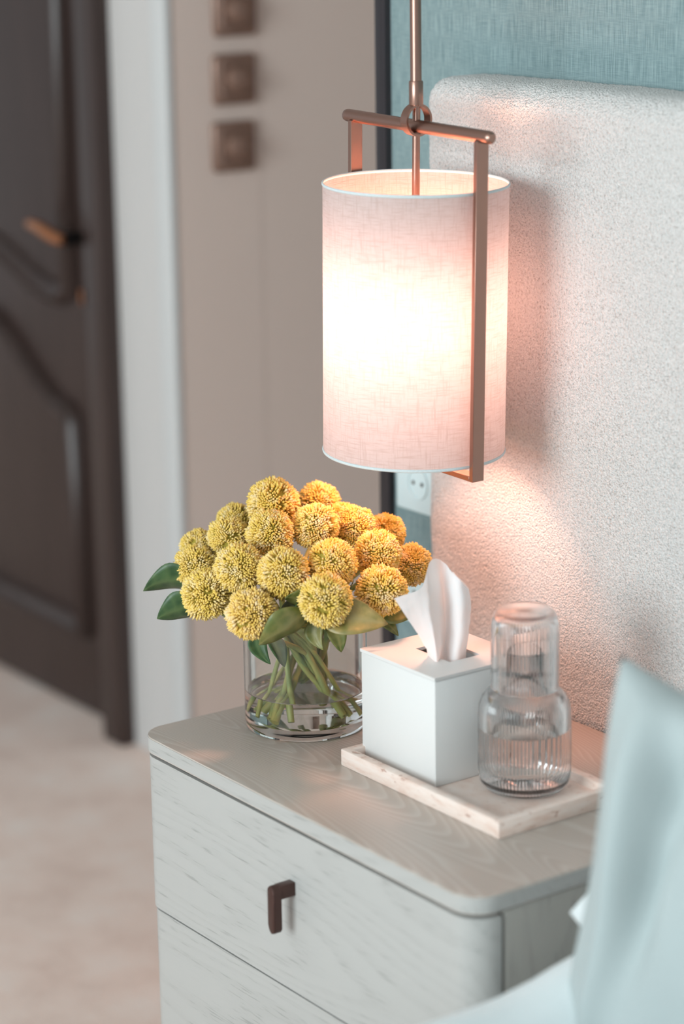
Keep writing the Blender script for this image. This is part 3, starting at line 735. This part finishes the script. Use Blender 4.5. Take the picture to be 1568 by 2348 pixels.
for i, (x, y, z, r_) in enumerate(F):
    r_ *= 1.15
    t = thing('globe_flower', (x, y, z), FL[i], 'flower', 'yellow globe flowers in the vase')
    flowers.append(t)
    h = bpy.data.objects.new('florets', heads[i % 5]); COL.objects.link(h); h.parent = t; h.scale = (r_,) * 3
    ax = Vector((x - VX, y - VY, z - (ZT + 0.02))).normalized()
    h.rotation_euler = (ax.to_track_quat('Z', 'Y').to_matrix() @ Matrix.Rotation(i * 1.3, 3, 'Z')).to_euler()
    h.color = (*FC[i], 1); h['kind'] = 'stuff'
    c_ = bpy.data.objects.new('flower_core', core_me); COL.objects.link(c_); c_.parent = t; c_.scale = (r_,) * 3
    # stem: from under the head through the gathering point to the far side of the vase floor
    th = math.atan2(y - VY, x - VX); rad = math.hypot(x - VX, y - VY)
    tw = 0.45 + 0.25 * math.sin(i * 2.1)
    gx, gy = VX + 0.020 * math.cos(th + 1.1 + tw), VY + 0.020 * math.sin(th + 1.1 + tw)
    gz = ZT + 0.098 + 0.018 * math.sin(i * 1.7)
    br = 0.056 - 0.020 * (0.5 + 0.5 * math.sin(i * 2.7)); ba = th + PI + 0.75 * math.sin(i * 1.3) + 0.5
    bz = ZT + 0.0135 + 0.006 * (0.5 + 0.5 * math.sin(i * 3.3))
    P0 = Vector((x, y, z)) - ax * r_ * 0.6; G = Vector((gx, gy, gz)); B0 = Vector((VX + br * math.cos(ba), VY + br * math.sin(ba), bz))
    dv = (Vector((VX, VY, ZT + 0.115)) - P0)
    pth = bez(P0, P0 - ax * 0.030 + Vector((0, 0, -0.008)), G + (P0 - B0).normalized() * 0.045, G, 9) + bez(G, G + (B0 - P0).normalized() * 0.03, B0 + (G - B0) * 0.35, B0, 7)[1:]
    bm = bmesh.new(); sr = 0.0032 + 0.0008 * math.sin(i * 4.1)
    add_tube(bm, [p - t.location for p in pth], [sr * (1.0 + 0.12 * math.sin(k * 2.3 + i)) for k in range(len(pth))], 9)
    finish('stem', bm, M_stem, t, smooth=60)

LV = [(10, (-0.278, -0.350, 0.7200), (-0.3180, -0.396, 0.7095), 0.044, (0, 0, 0.008), M_leaf, 1.05),
      (10, (-0.240, -0.372, 0.7100), (-0.2685, -0.4090, 0.6910), 0.044, (0, 0, 0.001), M_leaf, 1.1),
      (9, (-0.318, -0.344, 0.716), (-0.3267, -0.3497, 0.7342), 0.016, (0, 0, 0), M_leaf_olive, 0.5),
      (15, (-0.108, -0.316, 0.7187), (-0.131, -0.3650, 0.6860), 0.050, (0.012, -0.010, 0.004), M_leaf_olive, 1.0),
      (15, (-0.108, -0.302, 0.7184), (-0.0565, -0.2459, 0.7050), 0.046, (0.006, -0.006, 0.002), M_leaf_tan, 1.0),
      (13, (-0.1226, -0.2885, 0.7064), (-0.1101, -0.295, 0.6716), 0.022, (-0.006, -0.006, -0.002), M_leaf_olive, 0.4),
      (14, (-0.1238, -0.276, 0.7010), (-0.1076, -0.2720, 0.6650), 0.022, (0.004, 0, 0.0), M_leaf_olive, 0.6),
      (12, (-0.1951, -0.3207, 0.6790), (-0.1790, -0.3181, 0.6420), 0.022, (-0.006, -0.006, 0.0), M_leaf, 0.6),
      (12, (-0.1915, -0.3108, 0.6750), (-0.1752, -0.3014, 0.6370), 0.020, (0.004, 0, 0), M_leaf, 0.6),
      (17, (-0.1166, -0.2128, 0.6963), (-0.0906, -0.1745, 0.6985), 0.032, (0, 0, 0.002), M_leaf_olive, 1.1),
      (17, (-0.1169, -0.2154, 0.6920), (-0.0999, -0.1992, 0.6714), 0.017, (0, 0, 0.003), M_leaf_olive, 0.7),
      (13, (-0.1181, -0.3058, 0.7235), (-0.124, -0.3342, 0.7350), 0.030, (0, 0, 0.003), M_leaf_olive, 0.9),
      (11, (-0.205, -0.330, 0.724), (-0.170, -0.352, 0.696), 0.034, (0, 0, 0.003), M_leaf, 1.0),
      (16, (-0.145, -0.230, 0.726), (-0.110, -0.266, 0.700), 0.036, (0, 0, 0.003), M_leaf, 1.0),
      (13, (-0.160, -0.300, 0.722), (-0.118, -0.330, 0.704), 0.036, (0, 0, 0.004), M_leaf, 0.9),
      (14, (-0.165, -0.260, 0.722), (-0.112, -0.284, 0.716), 0.040, (0, 0, 0.004), M_leaf, 0.8),
      (11, (-0.195, -0.325, 0.712), (-0.152, -0.338, 0.705), 0.036, (0, 0, 0.004), M_leaf, 0.8)]
for fi, a, b_, w, bend, m_, tw in LV: leaf(flowers[fi], a, b_, w, bend, m_, tw)

# ------------------------------------------------------------------ bed and pillows
bed = thing('bed', (1.25, -1.05, 0.0), 'white made bed with a smooth duvet beside the nightstand', 'bed')
def pillow_bm(W, H, T_, n=40, wr=0.008, seed=0.0, conc=0.09, extra=None, pw_=0.42):
    bm = bmesh.new(); side = {}
    for s in (1, -1):
        for i in range(n + 1):
            for j in range(n + 1):
                u_, v_ = -1 + 2 * i / n, -1 + 2 * j / n
                if s == -1 and (i in (0, n) or j in (0, n)): side[(s, i, j)] = side[(1, i, j)]; continue
                x = W / 2 * u_ * (1 - conc * (1 - v_ * v_)); y = H / 2 * v_ * (1 - conc * (1 - u_ * u_))
                e = max(0.0, (1 - u_ ** 2) * (1 - v_ ** 2))
                f_ = noise.noise(Vector((x * 7 + seed, y * 3.5, s * 3.0))) + 0.5 * noise.noise(Vector((x * 15, y * 9 + seed, s)))
                cr = math.exp(-((1 - abs(u_)) + (1 - abs(v_))) * 1.4)
                z = s * (T_ * e ** pw_ + wr * f_ * (e ** 0.3) * (1 + cr))
                if extra and s == 1: z += extra(x, y) * e ** 0.3
                side[(s, i, j)] = bm.verts.new((x, y, z))
        for i in range(n):
            for j in range(n):
                bm.faces.new((side[(s, i, j)], side[(s, i + 1, j)], side[(s, i + 1, j + 1)], side[(s, i, j + 1)]))
    return bm
# mattress and duvet in local coordinates of the bed
bm = bmesh.new(); add_box(bm, (-0.86, -1.0, 0.05), (0.86, 1.03, 0.40), 0.05, 4); finish('mattress', bm, M_linen_white, bed, smooth=60)
bm = bmesh.new(); n, mth = 120, 80; g = []
for i in range(n + 1):
    row = []
    for j in range(mth + 1):
        u_ = i / n; v_ = j / mth
        # across the bed: arc-length from the left hem over the edge to the right hem
        s = -0.33 + u_ * 2.40; W_ = 0.87; Rr = 0.09
        if s < 0: x, z = -W_, s - Rr
        elif s < Rr * PI / 2: a = s / Rr; x, z = -W_ + Rr - Rr * math.cos(a), -Rr + Rr * math.sin(a)
        elif s < Rr * PI / 2 + 2 * (W_ - Rr): x, z = -W_ + Rr + (s - Rr * PI / 2), 0.0
        else:
            a = min(PI / 2, (s - Rr * PI / 2 - 2 * (W_ - Rr)) / Rr); x, z = W_ - Rr + Rr * math.sin(a), -Rr + Rr * math.cos(a)
        y = -1.02 + v_ * 1.90
        h = noise.noise(Vector((x * 4, y * 3, 1.0))) * 0.012 + noise.noise(Vector((x * 9, y * 8, 4.0))) * 0.005
        def sst(a_, b_, t_): t_ = min(1, max(0, (t_ - a_) / (b_ - a_))); return t_ * t_ * (3 - 2 * t_)
        if z > -0.09: h += 0.022 * sst(0.55, 0.72, y) - 0.085 * sst(-0.80, -0.72, x) * sst(0.30, 0.45, y) * (1 - sst(0.70, 0.80, y))
        row.append(bm.verts.new((x - 0.016 + (h if z < -0.02 and abs(h) < 0.02 else 0.0), y, 0.526 + z + h)))
    g.append(row)
for i in range(n):
    for j in range(mth): bm.faces.new((g[i][j], g[i + 1][j], g[i + 1][j + 1], g[i][j + 1]))
o = finish('duvet', bm, M_linen_white, bed, smooth=180); s_ = o.modifiers.new('thick', 'SOLIDIFY'); s_.thickness = 0.02; s_.offset = -1

pw = thing('bed_pillow', (0.690, -0.203, 0.565), 'white bed pillow lying flat behind the grey blue cushion', 'pillow', rot=(math.radians(3), 0, 0))
finish('cover', pillow_bm(0.605, 0.335, 0.075, 32, 0.006, 5.0, -0.01, None, 0.25), M_linen_white, pw, smooth=180)
e2 = Vector((0.215, 0.0, 0.97)).normalized(); e1 = Vector((0.95, 0.16, -0.26)); e1 = (e1 - e2 * e1.dot(e2)).normalized(); e3 = e1.cross(e2)
CW, CH = 0.50, 0.40
cen = Vector((0.497, -0.412, 0.845)) + e1 * CW / 2 - e2 * CH / 2
cu = thing('cushion', cen, 'soft grey blue cushion standing up in the blurred foreground corner', 'cushion', rot=Matrix((e1, e2, e3)).transposed().to_euler())
def fold(x, y):
    u_, v_ = x / (CW / 2), y / (CH / 2)
    a = u_ + 0.80 + 0.10 * v_ * v_
    return -0.040 * math.exp(-((a - 0.24) / 0.06) ** 2) * math.exp(-((v_ - 0.25) / 0.45) ** 2) + 0.020 * math.exp(-((a - 0.10) / 0.06) ** 2) - 0.035 * math.exp(-((u_ + 0.25 + 0.5 * v_) / 0.09) ** 2) * math.exp(-((v_ - 0.6) / 0.25) ** 2)
finish('cover', pillow_bm(CW, CH, 0.075, 64, 0.020, 1.5, 0.07, fold), M_pillow_grey, cu, smooth=180)
